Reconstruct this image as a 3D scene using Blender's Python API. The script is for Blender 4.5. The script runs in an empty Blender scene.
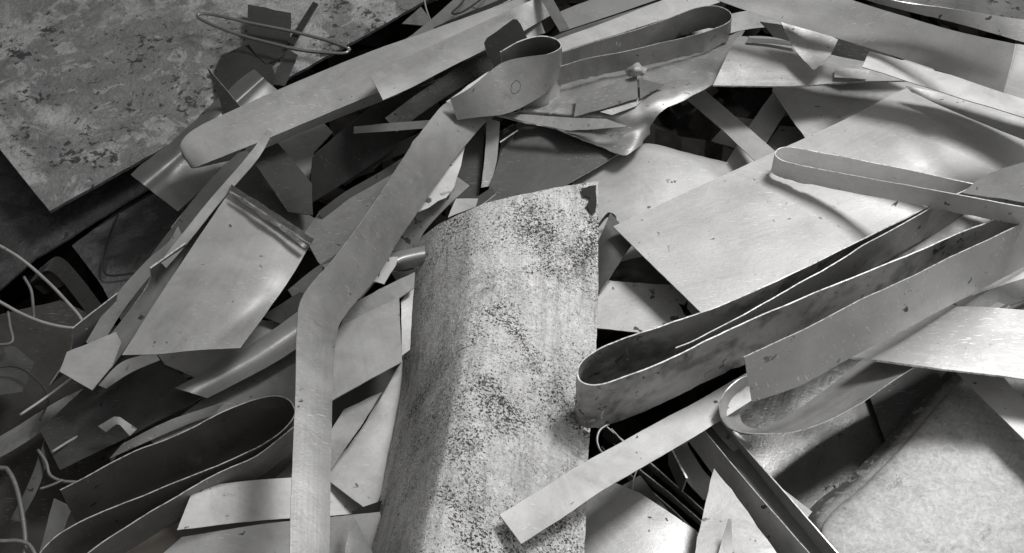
import bpy, math, random
from mathutils import Vector, noise, geometry
random.seed(7)
D = bpy.data
sc = bpy.context.scene
C = sc.collection
W, H = 1024, 553
HFOV = math.radians(42)
FOC = (W / 2) / math.tan(HFOV / 2)
DECL = math.radians(50)
FWD = Vector((0, math.cos(DECL), -math.sin(DECL)))
UP = Vector((0, math.sin(DECL), math.cos(DECL)))
RT = Vector((1, 0, 0))
CAM = Vector((0, 0, 0.10)) - FWD * 1.9

# a place in the heap, taken off the photograph: pixel ray met with the level h centimetres above the datum
def P(x, y, h):
    d = FWD + RT * ((x - W / 2) / FOC) - UP * ((y - H / 2) / FOC)
    return CAM + d * ((h * 0.01 - CAM.z) / d.z)

# ------------------------------------------------------------------ materials
MATS = {}
def nt(name):
    m = D.materials.new(name); m.use_nodes = True
    t = m.node_tree
    return m, t, t.nodes['Principled BSDF']
def N(t, typ, **kw):
    n = t.nodes.new(typ)
    for k, v in kw.items():
        if k.startswith('i_'):
            key = k[2:]
            key = int(key) if key.isdigit() else key.replace('_', ' ')
            n.inputs[key].default_value = v
        else: setattr(n, k, v)
    return n
def ramp(t, src, a, b, ca=(0,0,0,1), cb=(1,1,1,1), mode='LINEAR'):
    r = N(t, 'ShaderNodeValToRGB'); r.color_ramp.interpolation = mode
    r.color_ramp.elements[0].position = a; r.color_ramp.elements[1].position = b
    r.color_ramp.elements[0].color = ca; r.color_ramp.elements[1].color = cb
    t.links.new(src, r.inputs[0]); return r.outputs[0]
def coords(t, scale=(1,1,1), rot=(0,0,0)):
    tc = N(t, 'ShaderNodeTexCoord'); oi = N(t, 'ShaderNodeObjectInfo')
    mul = N(t, 'ShaderNodeMath', operation='MULTIPLY', i_1=37.0); t.links.new(oi.outputs['Random'], mul.inputs[0])
    mp = N(t, 'ShaderNodeMapping'); mp.inputs['Scale'].default_value = scale; mp.inputs['Rotation'].default_value = rot
    t.links.new(tc.outputs['Object'], mp.inputs[0])
    ad = N(t, 'ShaderNodeVectorMath', operation='ADD')
    t.links.new(mp.outputs[0], ad.inputs[0]); t.links.new(mul.outputs[0], ad.inputs[1])
    return ad.outputs[0]
def noi(t, vec, scale, detail=4, rough=.6, dist=0.0):
    n = N(t, 'ShaderNodeTexNoise', i_Scale=scale, i_Detail=detail, i_Roughness=rough, i_Distortion=dist)
    t.links.new(vec, n.inputs['Vector']); return n.outputs['Fac']
def math2(t, op, a, b):
    m = N(t, 'ShaderNodeMath', operation=op)
    for i, v in enumerate((a, b)):
        if isinstance(v, (int, float)): m.inputs[i].default_value = v
        else: t.links.new(v, m.inputs[i])
    return m.outputs[0]
def mixc(t, fac, a, b, blend='MIX'):
    m = N(t, 'ShaderNodeMix', data_type='RGBA', blend_type=blend)
    if isinstance(fac, (int, float)): m.inputs[0].default_value = fac
    else: t.links.new(fac, m.inputs[0])
    for i, v in ((6, a), (7, b)):
        if isinstance(v, (int, float)): m.inputs[i].default_value = (v, v, v * .995, 1)
        elif isinstance(v, tuple): m.inputs[i].default_value = v
        else: t.links.new(v, m.inputs[i])
    return m.outputs[2]

def metal(base=.45, metallic=.55, rough=.38, specks=.5, smudge=.3, scratch=.15, warm=.008, stain=0.0):
    key = ('m', base, metallic, rough, specks, smudge, scratch, warm, stain)
    if key in MATS: return MATS[key]
    m, t, b = nt('sheet_metal')
    v = coords(t)
    big = noi(t, v, 5, 3, .55, .8)
    mid = noi(t, v, 22, 5, .65, 1.2)
    fine = noi(t, v, 240, 3, .6)
    dirt = ramp(t, noi(t, v, 9, 6, .72, .6), .56, .72)
    s = math2(t, 'MULTIPLY', math2(t, 'SUBTRACT', big, .5), smudge * 1.3)
    s = math2(t, 'ADD', s, math2(t, 'MULTIPLY', math2(t, 'SUBTRACT', mid, .5), smudge * .8))
    s = math2(t, 'ADD', s, math2(t, 'MULTIPLY', math2(t, 'SUBTRACT', fine, .5), .16))
    uvn = N(t, 'ShaderNodeUVMap'); um = N(t, 'ShaderNodeMapping'); um.inputs['Scale'].default_value = (5, 160, 1)
    t.links.new(uvn.outputs[0], um.inputs[0])
    oi2 = N(t, 'ShaderNodeObjectInfo'); ua = N(t, 'ShaderNodeVectorMath', operation='ADD')
    mu2 = math2(t, 'MULTIPLY', oi2.outputs['Random'], 53.0)
    t.links.new(um.outputs[0], ua.inputs[0]); t.links.new(mu2, ua.inputs[1])
    lines = noi(t, ua.outputs[0], 1.0, 5, .65)
    um2 = N(t, 'ShaderNodeMapping'); um2.inputs['Scale'].default_value = (1.2, 26, 1); t.links.new(uvn.outputs[0], um2.inputs[0])
    ub = N(t, 'ShaderNodeVectorMath', operation='ADD'); t.links.new(um2.outputs[0], ub.inputs[0]); t.links.new(mu2, ub.inputs[1])
    broad = noi(t, ub.outputs[0], 1.0, 3, .6)
    s = math2(t, 'ADD', s, math2(t, 'MULTIPLY', math2(t, 'SUBTRACT', lines, .5), .13))
    s = math2(t, 'ADD', s, math2(t, 'MULTIPLY', math2(t, 'SUBTRACT', broad, .5), .2))
    # rubbed dull marks and thin dark grease
    rub = ramp(t, noi(t, v, 12, 7, .8, .3), .5, .75)
    s = math2(t, 'SUBTRACT', s, math2(t, 'MULTIPLY', rub, .14))
    s = math2(t, 'SUBTRACT', math2(t, 'ADD', s, 1.0), math2(t, 'MULTIPLY', dirt, smudge * .35))
    cmb = N(t, 'ShaderNodeCombineColor'); 
    for i, f in enumerate((1 + warm, 1, 1 - warm * 1.6)):
        t.links.new(math2(t, 'MULTIPLY', s, base * f), cmb.inputs[i])
    col = cmb.outputs[0]
    # specks of soot and chips
    sp = ramp(t, noi(t, v, 75, 3, .5, .4), .715 - .09 * specks, .745 - .09 * specks)
    gate = ramp(t, noi(t, v, 11, 2, .5), .47, .6)
    sp = math2(t, 'MULTIPLY', sp, gate)
    col = mixc(t, math2(t, 'MULTIPLY', sp, .85), col, .035)
    bls = ramp(t, noi(t, v, 14, 5, .75, .3), .70 - .03 * specks, .78)
    col = mixc(t, math2(t, 'MULTIPLY', bls, .55 * specks), col, .09)
    if stain:
        st = ramp(t, math2(t, 'ADD', noi(t, v, 6.5, 4, .62, .4), math2(t, 'MULTIPLY', math2(t, 'SUBTRACT', noi(t, v, 60, 4, .7), .5), .22)), .50, .62)
        col = mixc(t, math2(t, 'MULTIPLY', st, stain), col, .04)
    # scratches, long along three directions
    sc_all = None
    for rz, sx, sy in ((.55, 55, 640), (-.6, 45, 700), (1.25, 90, 620)):
        vs = coords(t, (sx, sy, 60), (0, 0, rz))
        q = ramp(t, noi(t, vs, 1.0, 2, .5), .70, .73)
        sc_all = q if sc_all is None else math2(t, 'MAXIMUM', sc_all, q)
    gate2 = ramp(t, noi(t, v, 7, 2, .5), .42, .62)
    sfac = math2(t, 'MULTIPLY', math2(t, 'MULTIPLY', sc_all, gate2), scratch * 2)
    col = mixc(t, sfac, col, min(.85, base * 1.8 + .1))
    t.links.new(col, b.inputs['Base Color'])
    b.inputs['Metallic'].default_value = metallic
    r = math2(t, 'ADD', rough - .12, math2(t, 'MULTIPLY', mid, .24))
    r = math2(t, 'ADD', r, math2(t, 'MULTIPLY', sp, .3))
    r = math2(t, 'ADD', r, math2(t, 'MULTIPLY', math2(t, 'SUBTRACT', lines, .5), .2))
    r = math2(t, 'ADD', r, math2(t, 'MULTIPLY', rub, .12))
    t.links.new(r, b.inputs['Roughness'])
    b.inputs['Specular IOR Level'].default_value = .12 if base < .2 else .4
    bp = N(t, 'ShaderNodeBump', i_Strength=.16, i_Distance=.002)
    hh = math2(t, 'ADD', mid, math2(t, 'MULTIPLY', fine, .35))
    hh = math2(t, 'SUBTRACT', hh, math2(t, 'MULTIPLY', sc_all, .3))
    hh = math2(t, 'ADD', hh, math2(t, 'MULTIPLY', lines, .22))
    t.links.new(hh, bp.inputs['Height']); t.links.new(bp.outputs[0], b.inputs['Normal'])
    MATS[key] = m; return m

def edge_mat(v=.8):
    key = ('e', v)
    if key in MATS: return MATS[key]
    m, t, b = nt('cut_edge')
    vec = coords(t)
    n = noi(t, vec, 160, 3, .6)
    col = mixc(t, ramp(t, n, .33, .55), v * .45, v)
    t.links.new(col, b.inputs['Base Color'])
    b.inputs['Metallic'].default_value = .35; b.inputs['Roughness'].default_value = .35
    MATS[key] = m; return m

def corroded(base=.62, dens=.5, key2='centre', mott=.15, scale=1.0, edge_dark=0.0):
    key = ('c', base, dens, key2, mott)
    if key in MATS: return MATS[key]
    m, t, b = nt('corroded_metal')
    v = coords(t)
    big = noi(t, v, 6, 3, .6, 1.0)
    mid = noi(t, v, 40 * scale, 5, .7, 1.5)
    fine = noi(t, v, 150 * scale, 4, .7, .8)
    s = math2(t, 'ADD', 1.0, math2(t, 'MULTIPLY', math2(t, 'SUBTRACT', big, .5), mott * 2.4))
    s = math2(t, 'ADD', s, math2(t, 'MULTIPLY', math2(t, 'SUBTRACT', mid, .5), mott * 3.0))
    s = math2(t, 'ADD', s, math2(t, 'MULTIPLY', math2(t, 'SUBTRACT', fine, .5), mott * 2.6))
    cmb = N(t, 'ShaderNodeCombineColor')
    for i in range(3): t.links.new(math2(t, 'MULTIPLY', s, base * (1, .995, .975)[i]), cmb.inputs[i])
    col = cmb.outputs[0]
    gate = math2(t, 'MULTIPLY', math2(t, 'SUBTRACT', noi(t, v, 9, 4, .65, .5), .5), .5)
    fl = math2(t, 'ADD', noi(t, v, 300 * scale, 5, .72, .7), gate)
    fl = ramp(t, fl, .66 - .10 * dens, .69 - .10 * dens)
    fl2 = math2(t, 'ADD', noi(t, v, 330 * scale, 3, .7, .6), math2(t, 'MULTIPLY', math2(t, 'SUBTRACT', noi(t, v, 13, 4, .7, .8), .5), .8))
    fl2 = ramp(t, fl2, .64 - .08 * dens, .68 - .08 * dens)
    col = mixc(t, math2(t, 'MULTIPLY', fl2, .55), col, .07)
    rn = noi(t, coords(t, (60, 5, 5), (0, 0, .15)), 1.0, 5, .7)
    col = mixc(t, math2(t, 'MULTIPLY', ramp(t, rn, .5, .75), .4 if not edge_dark else .08), col, base * .35)
    uvq = N(t, 'ShaderNodeUVMap'); mq = N(t, 'ShaderNodeMapping'); mq.inputs['Scale'].default_value = (7, 70, 1); mq.inputs['Rotation'].default_value = (0, 0, .12)
    t.links.new(uvq.outputs[0], mq.inputs[0])
    stq = noi(t, mq.outputs[0], 1.0, 6, .72, .6)
    col = mixc(t, math2(t, 'MULTIPLY', ramp(t, stq, .52, .70), .5 if not edge_dark else .12), col, base * .28)
    col = mixc(t, math2(t, 'MULTIPLY', ramp(t, stq, .30, .44, (1, 1, 1, 1), (0, 0, 0, 1)), .35), col, min(.85, base * 1.25))
    smq = ramp(t, noi(t, v, 8, 5, .7, 1.2), .55, .66)
    col = mixc(t, math2(t, 'MULTIPLY', smq, .3 if not edge_dark else .12), col, base * .4)
    col = mixc(t, math2(t, 'MULTIPLY', fl, .97), col, .03)
    dk = ramp(t, noi(t, v, 21, 7, .78, .5), .60, .68)
    col = mixc(t, math2(t, 'MULTIPLY', dk, .55), col, .10)
    if edge_dark:  # broken dark band along one edge, fading inwards
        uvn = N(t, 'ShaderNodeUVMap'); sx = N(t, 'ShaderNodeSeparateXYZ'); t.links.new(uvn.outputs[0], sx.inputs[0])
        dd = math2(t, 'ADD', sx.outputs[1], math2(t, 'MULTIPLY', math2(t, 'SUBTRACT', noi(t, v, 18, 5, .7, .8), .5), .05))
        gm = ramp(t, dd, edge_dark * .55, edge_dark * 1.15, (1, 1, 1, 1), (0, 0, 0, 1))
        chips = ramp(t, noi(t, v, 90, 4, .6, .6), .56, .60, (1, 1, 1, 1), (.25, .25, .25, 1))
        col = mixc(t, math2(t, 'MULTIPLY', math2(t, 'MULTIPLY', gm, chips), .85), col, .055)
    t.links.new(col, b.inputs['Base Color'])
    b.inputs['Metallic'].default_value = .12; b.inputs['Roughness'].default_value = .62 if not edge_dark else .5
    bp = N(t, 'ShaderNodeBump', i_Strength=.9 if not edge_dark else .12, i_Distance=.004)
    hh = math2(t, 'SUBTRACT', math2(t, 'ADD', mid, fine), math2(t, 'MULTIPLY', fl, .8))
    t.links.new(hh, bp.inputs['Height']); t.links.new(bp.outputs[0], b.inputs['Normal'])
    MATS[key] = m; return m

def stained(base=.36, dark=.14, key2='a'):
    key = ('s', base, dark, key2)
    if key in MATS: return MATS[key]
    m, t, b = nt('stained_panel')
    v = coords(t)
    n1 = noi(t, v, 4.8, 6, .6, .8)
    n2 = noi(t, v, 22, 7, .74, .8)
    f = noi(t, v, 150, 4, .7, .4)
    pat = ramp(t, n1, .47, .52)
    col = mixc(t, pat, base, base * .48)
    col = mixc(t, math2(t, 'MULTIPLY', ramp(t, noi(t, v, 9.5, 6, .66, 1.2), .49, .54), .45), col, base * .62)
    col = mixc(t, math2(t, 'MULTIPLY', ramp(t, n2, .50, .64), .5), col, dark * 1.6)
    col = mixc(t, math2(t, 'MULTIPLY', ramp(t, noi(t, v, 15, 6, .68, 1.6), .55, .60), .45), col, base * 1.25)
    g = math2(t, 'MULTIPLY', math2(t, 'SUBTRACT', noi(t, v, 7, 3, .6, .6), .5), .7)
    bl = ramp(t, math2(t, 'ADD', noi(t, v, 66, 5, .7, .4), g), .60, .655)
    col = mixc(t, math2(t, 'MULTIPLY', bl, .9), col, .03)
    col = mixc(t, math2(t, 'MULTIPLY', ramp(t, f, .42, .7), .3), col, dark)
    t.links.new(col, b.inputs['Base Color'])
    b.inputs['Metallic'].default_value = .1
    t.links.new(ramp(t, n1, .4, .6, (.45,)*3 + (1,), (.7,)*3 + (1,)), b.inputs['Roughness'])
    bp = N(t, 'ShaderNodeBump', i_Strength=.9, i_Distance=.008)
    t.links.new(math2(t, 'ADD', n2, math2(t, 'MULTIPLY', f, .4)), bp.inputs['Height'])
    t.links.new(bp.outputs[0], b.inputs['Normal'])
    MATS[key] = m; return m

FIN = [(1.0, 0, .45, .35), (.55, .08, .6, .2), (1.35, -.07, .35, .5), (.8, .04, .7, .4), (1.15, -.03, .5, .8)]
NM = [0]
def M(base, **kw):
    """sheet metal in one of a few finishes: mill, dull, polished, greasy, scuffed"""
    NM[0] += 1
    f = FIN[(NM[0] * 7 + NM[0] // 5) % 5]
    m = kw.get('metallic', .5); kw['metallic'] = round(min(.95, (m * .62 if m < .68 else m * .85) * f[0]), 3)
    kw['rough'] = round(max(.24, kw.get('rough', .38) + (.07 if m < .68 else .03) + f[1]), 3)
    kw.setdefault('smudge', f[2]); kw.setdefault('scratch', f[3])
    return metal(base, **kw)

# ------------------------------------------------------------------ geometry
def cr(p0, p1, p2, p3, u):
    return 0.5 * ((2 * p1) + (p2 - p0) * u + (2 * p0 - 5 * p1 + 4 * p2 - p3) * u * u + (3 * p1 - p0 - 3 * p2 + p3) * u ** 3)
def spline(pts, n, lin=False):
    k = len(pts)
    if k == 1: return [pts[0]] * n
    out = []
    for i in range(n):
        f = i / (n - 1) * (k - 1); j = min(int(f), k - 2); u = f - j
        if lin: out.append(pts[j].lerp(pts[j + 1], u)); continue
        a = pts[j - 1] if j > 0 else pts[0] * 2 - pts[1]
        d = pts[j + 2] if j + 2 < k else pts[-1] * 2 - pts[-2]
        out.append(cr(a, pts[j], pts[j + 1], d, u))
    return out
def nvec(p, s):
    return noise.noise(p + Vector((s, s * 1.7, -s)))

def link(name, verts, faces, mids, mats, smooth, parent=None, uv=None):
    c = sum(verts, Vector()) / len(verts)
    c.z = min(v.z for v in verts)
    me = D.meshes.new(name)
    me.from_pydata([v - c for v in verts], [], faces)
    for m in mats: me.materials.append(m)
    me.polygons.foreach_set('material_index', mids)
    me.polygons.foreach_set('use_smooth', smooth)
    me.update()
    if uv:
        L = me.uv_layers.new(name='UVMap'); vi = [0] * len(me.loops); me.loops.foreach_get('vertex_index', vi)
        flat = []
        for i in vi: flat += uv[i]
        L.data.foreach_set('uv', flat)
    o = D.objects.new(name, me); C.objects.link(o)
    if parent:
        o.parent = parent; o.location = c - parent.location
    else: o.location = c
    return o

SEED = [0]
def shell(name, verts, tris, boundary, mat, edge, th, parent=None, uv=None):
    """thin plate: two faces th apart, with a rim round the boundary loops"""
    nrm = [Vector() for _ in verts]
    for f in tris:
        a, b, c = verts[f[0]], verts[f[1]], verts[f[2]]
        n = (b - a).cross(c - a)
        if len(f) == 4: n = (c - a).cross(verts[f[3]] - b)
        for i in f: nrm[i] += n
    for n in nrm: n.normalize()
    k = len(verts); h = th / 2
    V = [v + n * h for v, n in zip(verts, nrm)] + [v - n * h for v, n in zip(verts, nrm)]
    UVs = (list(uv) + list(uv)) if uv else None
    F = [tuple(f) for f in tris] + [tuple(i + k for i in reversed(f)) for f in tris]
    mi = [0] * len(F); sm = [True] * len(F)
    for loop in boundary:
        base = len(V); n = len(loop)
        V += [V[i].copy() for i in loop] + [V[i + k].copy() for i in loop]
        if uv: UVs += [uv[i] for i in loop] * 2
        for i in range(n):
            j = (i + 1) % n
            F.append((base + i, base + n + i, base + n + j, base + j)); mi.append(1); sm.append(False)
    return link(name, V, F, mi, [mat, edge], sm, parent, UVs)

def finish(o, label, cat, group=None, kind=None):
    if label: o['label'] = label
    if cat: o['category'] = cat
    if group: o['group'] = group
    if kind: o['kind'] = kind
    return o

def W3(rows, h): return [[P(p[0], p[1], p[2] if len(p) > 2 else h) for p in r] for r in rows]

def patch(name, label, cat, rows, h=0, mat=None, edge=None, th=.0015, dent=.0019, freq=9, cup=0.0, lin=False,
          linv=None, group=None, parent=None, rag=0.0004, world=False, step=.008, endrag=.0):
    """sheet spanned by rows of points; smooth along the rows and across them"""
    SEED[0] += 1; s = SEED[0] * 3.17
    R = rows if world else W3(rows, h)
    L = max(sum((r[i + 1] - r[i]).length for i in range(len(r) - 1)) for r in R)
    nu = max(6, min(160, int(L / step)))
    S = [spline(r, nu, lin) for r in R]
    Wd = sum(sum((S[j + 1][i] - S[j][i]).length for j in range(len(S) - 1)) for i in (0, nu // 2, nu - 1)) / 3
    nv = max(5, min(60, int(Wd / step)))
    cols = [spline([S[j][i] for j in range(len(S))], nv, linv if linv is not None else False) for i in range(nu)]
    verts = []
    for i in range(nu):
        for j in range(nv):
            p = cols[i][j]
            i2, i1 = min(i + 1, nu - 1), max(i - 1, 0); j2, j1 = min(j + 1, nv - 1), max(j - 1, 0)
            n = (cols[i2][j] - cols[i1][j]).cross(cols[i][j2] - cols[i][j1])
            if n.length > 1e-12: n.normalize()
            if n.z < 0: n = -n
            v = j / (nv - 1)
            q = p + n * (dent * (nvec(p * freq, s) + .45 * nvec(p * freq * 2.7, s + 9)) + cup * .01 * 4 * v * (1 - v))
            if rag:
                if j in (0, nv - 1) or i in (0, nu - 1): q += Vector((nvec(p * 70, s), nvec(p * 70, s + 5), 0)) * rag
            verts.append(q)
    F = [(i * nv + j, (i + 1) * nv + j, (i + 1) * nv + j + 1, i * nv + j + 1) for i in range(nu - 1) for j in range(nv - 1)]
    loop = [i * nv for i in range(nu)] + [(nu - 1) * nv + j for j in range(1, nv)] + \
           [i * nv + nv - 1 for i in range(nu - 2, -1, -1)] + [j for j in range(nv - 2, 0, -1)]
    UL = L / (nu - 1); VL = Wd / (nv - 1); la = Wd > L
    uvs = [((j * VL, i * UL) if la else (i * UL, j * VL)) for i in range(nu) for j in range(nv)]
    o = shell(name, verts, F, [loop], mat or M(.45), edge or edge_mat(), th, parent, uvs)
    return finish(o, label, cat, group) if not parent else o

def band(name, label, cat, path, w, h=0, lean=(0, 0), **kw):
    """strap standing on its edge: a top edge and the drop w (cm) below it"""
    A = W3([path], h)[0]
    ws = w if isinstance(w, (list, tuple)) else [w] * len(A)
    kw.setdefault('dent', .0026); kw.setdefault('freq', 11); kw.setdefault('rag', .0005)
    B = [p + Vector((lean[0] * .01, lean[1] * .01, -ww * .01)) for p, ww in zip(A, ws)]
    return patch(name, label, cat, [A, B], world=True, **kw)

def poly(name, label, cat, pts, h=0, mat=None, edge=None, th=.0017, dent=.0024, freq=9, rag=0.7, group=None,
         parent=None, step=10, bulge=0.0, holes=None):
    """flat or lightly warped plate with a free outline"""
    SEED[0] += 1; s = SEED[0] * 2.31
    pts = [(p[0], p[1], p[2] if len(p) > 2 else h) for p in pts]
    # plane through the corners for the inside, blended to the corner heights
    Wp = [P(*p) for p in pts]
    def hh(x, y):
        a = b = 0.0
        for (px, py, ph) in B3:
            w = 1 / ((px - x) ** 2 + (py - y) ** 2 + 4) ** 1.1
            a += w * ph; b += w
        return a / b
    def dens(q):
        out = []
        for i in range(len(q)):
            a, b = q[i], q[(i + 1) % len(q)]
            L = math.hypot(b[0] - a[0], b[1] - a[1]); n = max(1, int(L / (step * .8)))
            for k in range(n):
                u = k / n
                x, y, z = (a[c] + (b[c] - a[c]) * u for c in range(3))
                if rag and k:
                    x += rag * noise.noise(Vector((x * .11, y * .11, s))) ; y += rag * noise.noise(Vector((x * .11, y * .11, s + 7)))
                out.append((x, y, z))
        return out
    loops = [dens(pts)] + [dens([(a, b, h) for a, b in q]) for q in (holes or [])]
    B3 = loops[0]
    P2 = []; E = []
    for lp in loops:
        b0 = len(P2)
        P2 += [Vector((x, y)) for x, y, z in lp]
        E += [(b0 + i, b0 + (i + 1) % len(lp)) for i in range(len(lp))]
    nb = len(P2)
    xs = [p.x for p in P2]; ys = [p.y for p in P2]
    y = min(ys) + step * .5; row = 0
    while y < max(ys):
        x = min(xs) + (step * .5 if row % 2 else 0)
        while x < max(xs):
            c = Vector((x, y))
            if min((c - q).length_squared for q in P2[:nb]) > (step * .45) ** 2: P2.append(c)
            x += step
        y += step * .87; row += 1
    vo, eo, fo, ov, oe, of = geometry.delaunay_2d_cdt(P2, E, [], 2 if not holes else 1, 1e-4)
    if holes:
        def inside(c, q):
            r = False
            for i in range(len(q)):
                a, b = q[i], q[i - 1]
                if (a[1] > c[1]) != (b[1] > c[1]) and c[0] < (b[0] - a[0]) * (c[1] - a[1]) / (b[1] - a[1]) + a[0]: r = not r
            return r
        fo = [f for f in fo if not any(inside(tuple(sum((vo[i] for i in f), Vector((0, 0))) / 3), lp) for lp in loops[1:])]
    fo = [f for f in fo if len(f) == 3]
    # edges used once are the boundary
    cnt = {}
    for f in fo:
        for i in range(3):
            e = (f[i], f[(i + 1) % 3]); cnt[e] = 1
    nxt = {a: b for (a, b) in cnt if (b, a) not in cnt}
    bl = []; seen = set()
    for st in list(nxt):
        if st in seen: continue
        lp = []; c = st
        while c not in seen and c in nxt: seen.add(c); lp.append(c); c = nxt[c]
        if len(lp) > 2: bl.append(lp)
    cx = sum(xs) / len(xs); cy = sum(ys) / len(ys); rr = max(max(xs) - min(xs), max(ys) - min(ys)) / 2
    verts = []
    for v in vo:
        z = hh(v.x, v.y) if len({round(q[2], 3) for q in pts}) > 1 else h if len(pts[0]) < 3 else pts[0][2]
        p = P(v.x, v.y, z)
        d = dent * (nvec(p * freq, s) + .45 * nvec(p * freq * 2.7, s + 9))
        d += bulge * .01 * max(0, 1 - ((v.x - cx) ** 2 + (v.y - cy) ** 2) / rr ** 2)
        verts.append(p + Vector((0, 0, d)))
    ang = random.Random(s).uniform(0, math.pi); ca, sa = math.cos(ang), math.sin(ang)
    uvs = [(v.x * ca + v.y * sa, v.y * ca - v.x * sa) for v in verts]
    o = shell(name, verts, [tuple(f) for f in fo], bl, mat or M(.45), edge or edge_mat(), th, parent, uvs)
    return finish(o, label, cat, group) if not parent else o

def wire(name, label, path, h=0, r=.0022, mat=None, group=None, parent=None, closed=False, cat='wire'):
    A = W3([path], h)[0]
    if closed: A = A + [A[0]]
    n = max(16, int(sum((A[i + 1] - A[i]).length for i in range(len(A) - 1)) / .006))
    S = spline(A, n); V = []; F = []; K = 8
    for i, p in enumerate(S):
        t = (S[min(i + 1, n - 1)] - S[max(i - 1, 0)]).normalized()
        a = t.cross(Vector((0.13, .2, .97))).normalized(); b = t.cross(a)
        for k in range(K):
            g = 2 * math.pi * k / K; V.append(p + (a * math.cos(g) + b * math.sin(g)) * r)
    for i in range(n - 1):
        for k in range(K):
            F.append((i * K + k, i * K + (k + 1) % K, (i + 1) * K + (k + 1) % K, (i + 1) * K + k))
    F.append(tuple(range(K - 1, -1, -1))); F.append(tuple((n - 1) * K + k for k in range(K)))
    o = link(name, V, F, [0] * len(F), [mat or M(.3, rough=.3, metallic=.8)], [True] * (len(F) - 2) + [False] * 2, parent)
    return finish(o, label, cat, group) if not parent else o

DK = dict(metallic=.35, rough=.5)
STR = 'flat metal straps in the heap'
OFF = 'small offcuts among the big sheets'
LOOPG = 'metal straps bent into loops'

# ================================================================== the setting
fm, ft, fb = nt('yard_floor')
fv = coords(ft)
ft.links.new(mixc(ft, ramp(ft, noi(ft, fv, 14, 6, .7, .5), .35, .7), .018, .07), fb.inputs['Base Color'])
fb.inputs['Roughness'].default_value = .85
fl = link('ground', [Vector((-8, -6, -.46)), Vector((8, -6, -.46)), Vector((8, 10, -.46)), Vector((-8, 10, -.46))], [(0, 1, 2, 3)], [0], [fm], [False])
fl['kind'] = 'structure'

# deep scrap that nobody could count: one mesh of dark cuttings lying on the ground under the sheets
bm_, bt_, bb_ = nt('gap_shade_scrap')
bt_.links.new(ramp(bt_, noi(bt_, coords(bt_), 30, 4), .3, .7, (.006, .0055, .005, 1), (.02, .018, .016, 1)), bb_.inputs['Base Color'])  # near-black colour stands in for the deep shade of the gaps
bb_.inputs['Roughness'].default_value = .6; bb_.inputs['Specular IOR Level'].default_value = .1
def scrap_bed():
    V = []; F = []; mi = []
    rnd = random.Random(11)
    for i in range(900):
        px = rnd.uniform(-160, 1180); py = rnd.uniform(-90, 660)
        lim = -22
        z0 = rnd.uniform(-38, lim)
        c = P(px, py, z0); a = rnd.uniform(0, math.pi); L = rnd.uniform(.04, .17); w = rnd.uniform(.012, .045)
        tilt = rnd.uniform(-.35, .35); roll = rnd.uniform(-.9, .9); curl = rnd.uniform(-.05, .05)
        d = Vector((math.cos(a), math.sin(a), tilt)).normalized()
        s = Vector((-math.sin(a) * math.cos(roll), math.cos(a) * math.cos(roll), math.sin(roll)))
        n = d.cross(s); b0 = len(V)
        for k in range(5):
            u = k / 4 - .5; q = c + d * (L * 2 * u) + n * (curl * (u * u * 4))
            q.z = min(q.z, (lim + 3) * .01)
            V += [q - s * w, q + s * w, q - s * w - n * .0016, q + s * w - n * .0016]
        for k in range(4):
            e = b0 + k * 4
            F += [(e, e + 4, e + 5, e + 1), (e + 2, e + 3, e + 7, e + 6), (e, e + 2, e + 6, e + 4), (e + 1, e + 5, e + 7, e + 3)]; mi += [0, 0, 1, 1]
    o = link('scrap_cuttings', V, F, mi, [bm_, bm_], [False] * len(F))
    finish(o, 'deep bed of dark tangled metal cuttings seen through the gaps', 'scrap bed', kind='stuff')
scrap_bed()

# ================================================================== upper left: panels, loop of wire, shards
poly('stained_panel', 'large blotchy stained panel filling the upper left corner', 'panel',
     [(-150, -38), (-60, 74), (0, 150), (50, 212), (130, 168), (300, 72), (355, 42), (425, 2), (520, -55), (300, -170), (-60, -150)], -8,
     stained(.5, .08), edge_mat(.16), th=.006, dent=.0015)
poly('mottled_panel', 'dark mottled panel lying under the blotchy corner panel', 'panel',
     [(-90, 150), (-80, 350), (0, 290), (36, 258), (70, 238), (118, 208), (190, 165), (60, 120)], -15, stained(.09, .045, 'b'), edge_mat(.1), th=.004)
poly('cracked_panel', 'dim panel with thin dark cracks beside the dark square gap', 'panel',
     [(72, 246), (125, 205), (200, 170), (260, 240), (190, 330), (122, 322), (98, 280)], -17, stained(.15, .07, 'c'), edge_mat(.15), th=.003)
wire('crack_wire', 'thin dark forked wire lying across the cracked dim panel', [(118, 215), (108, 240), (104, 262), (108, 275), (135, 273)], -15.5, .0018, M(.05, **DK))
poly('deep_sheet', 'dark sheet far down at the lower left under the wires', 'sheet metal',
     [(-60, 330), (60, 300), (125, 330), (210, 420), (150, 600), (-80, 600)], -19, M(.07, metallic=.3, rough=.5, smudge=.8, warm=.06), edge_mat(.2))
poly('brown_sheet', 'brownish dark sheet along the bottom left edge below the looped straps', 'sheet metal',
     [(60, 560), (110, 500), (300, 420), (330, 600), (40, 640)], -12, M(.14, metallic=.3, rough=.5, smudge=.5, warm=.09), edge_mat(.2))

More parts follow.
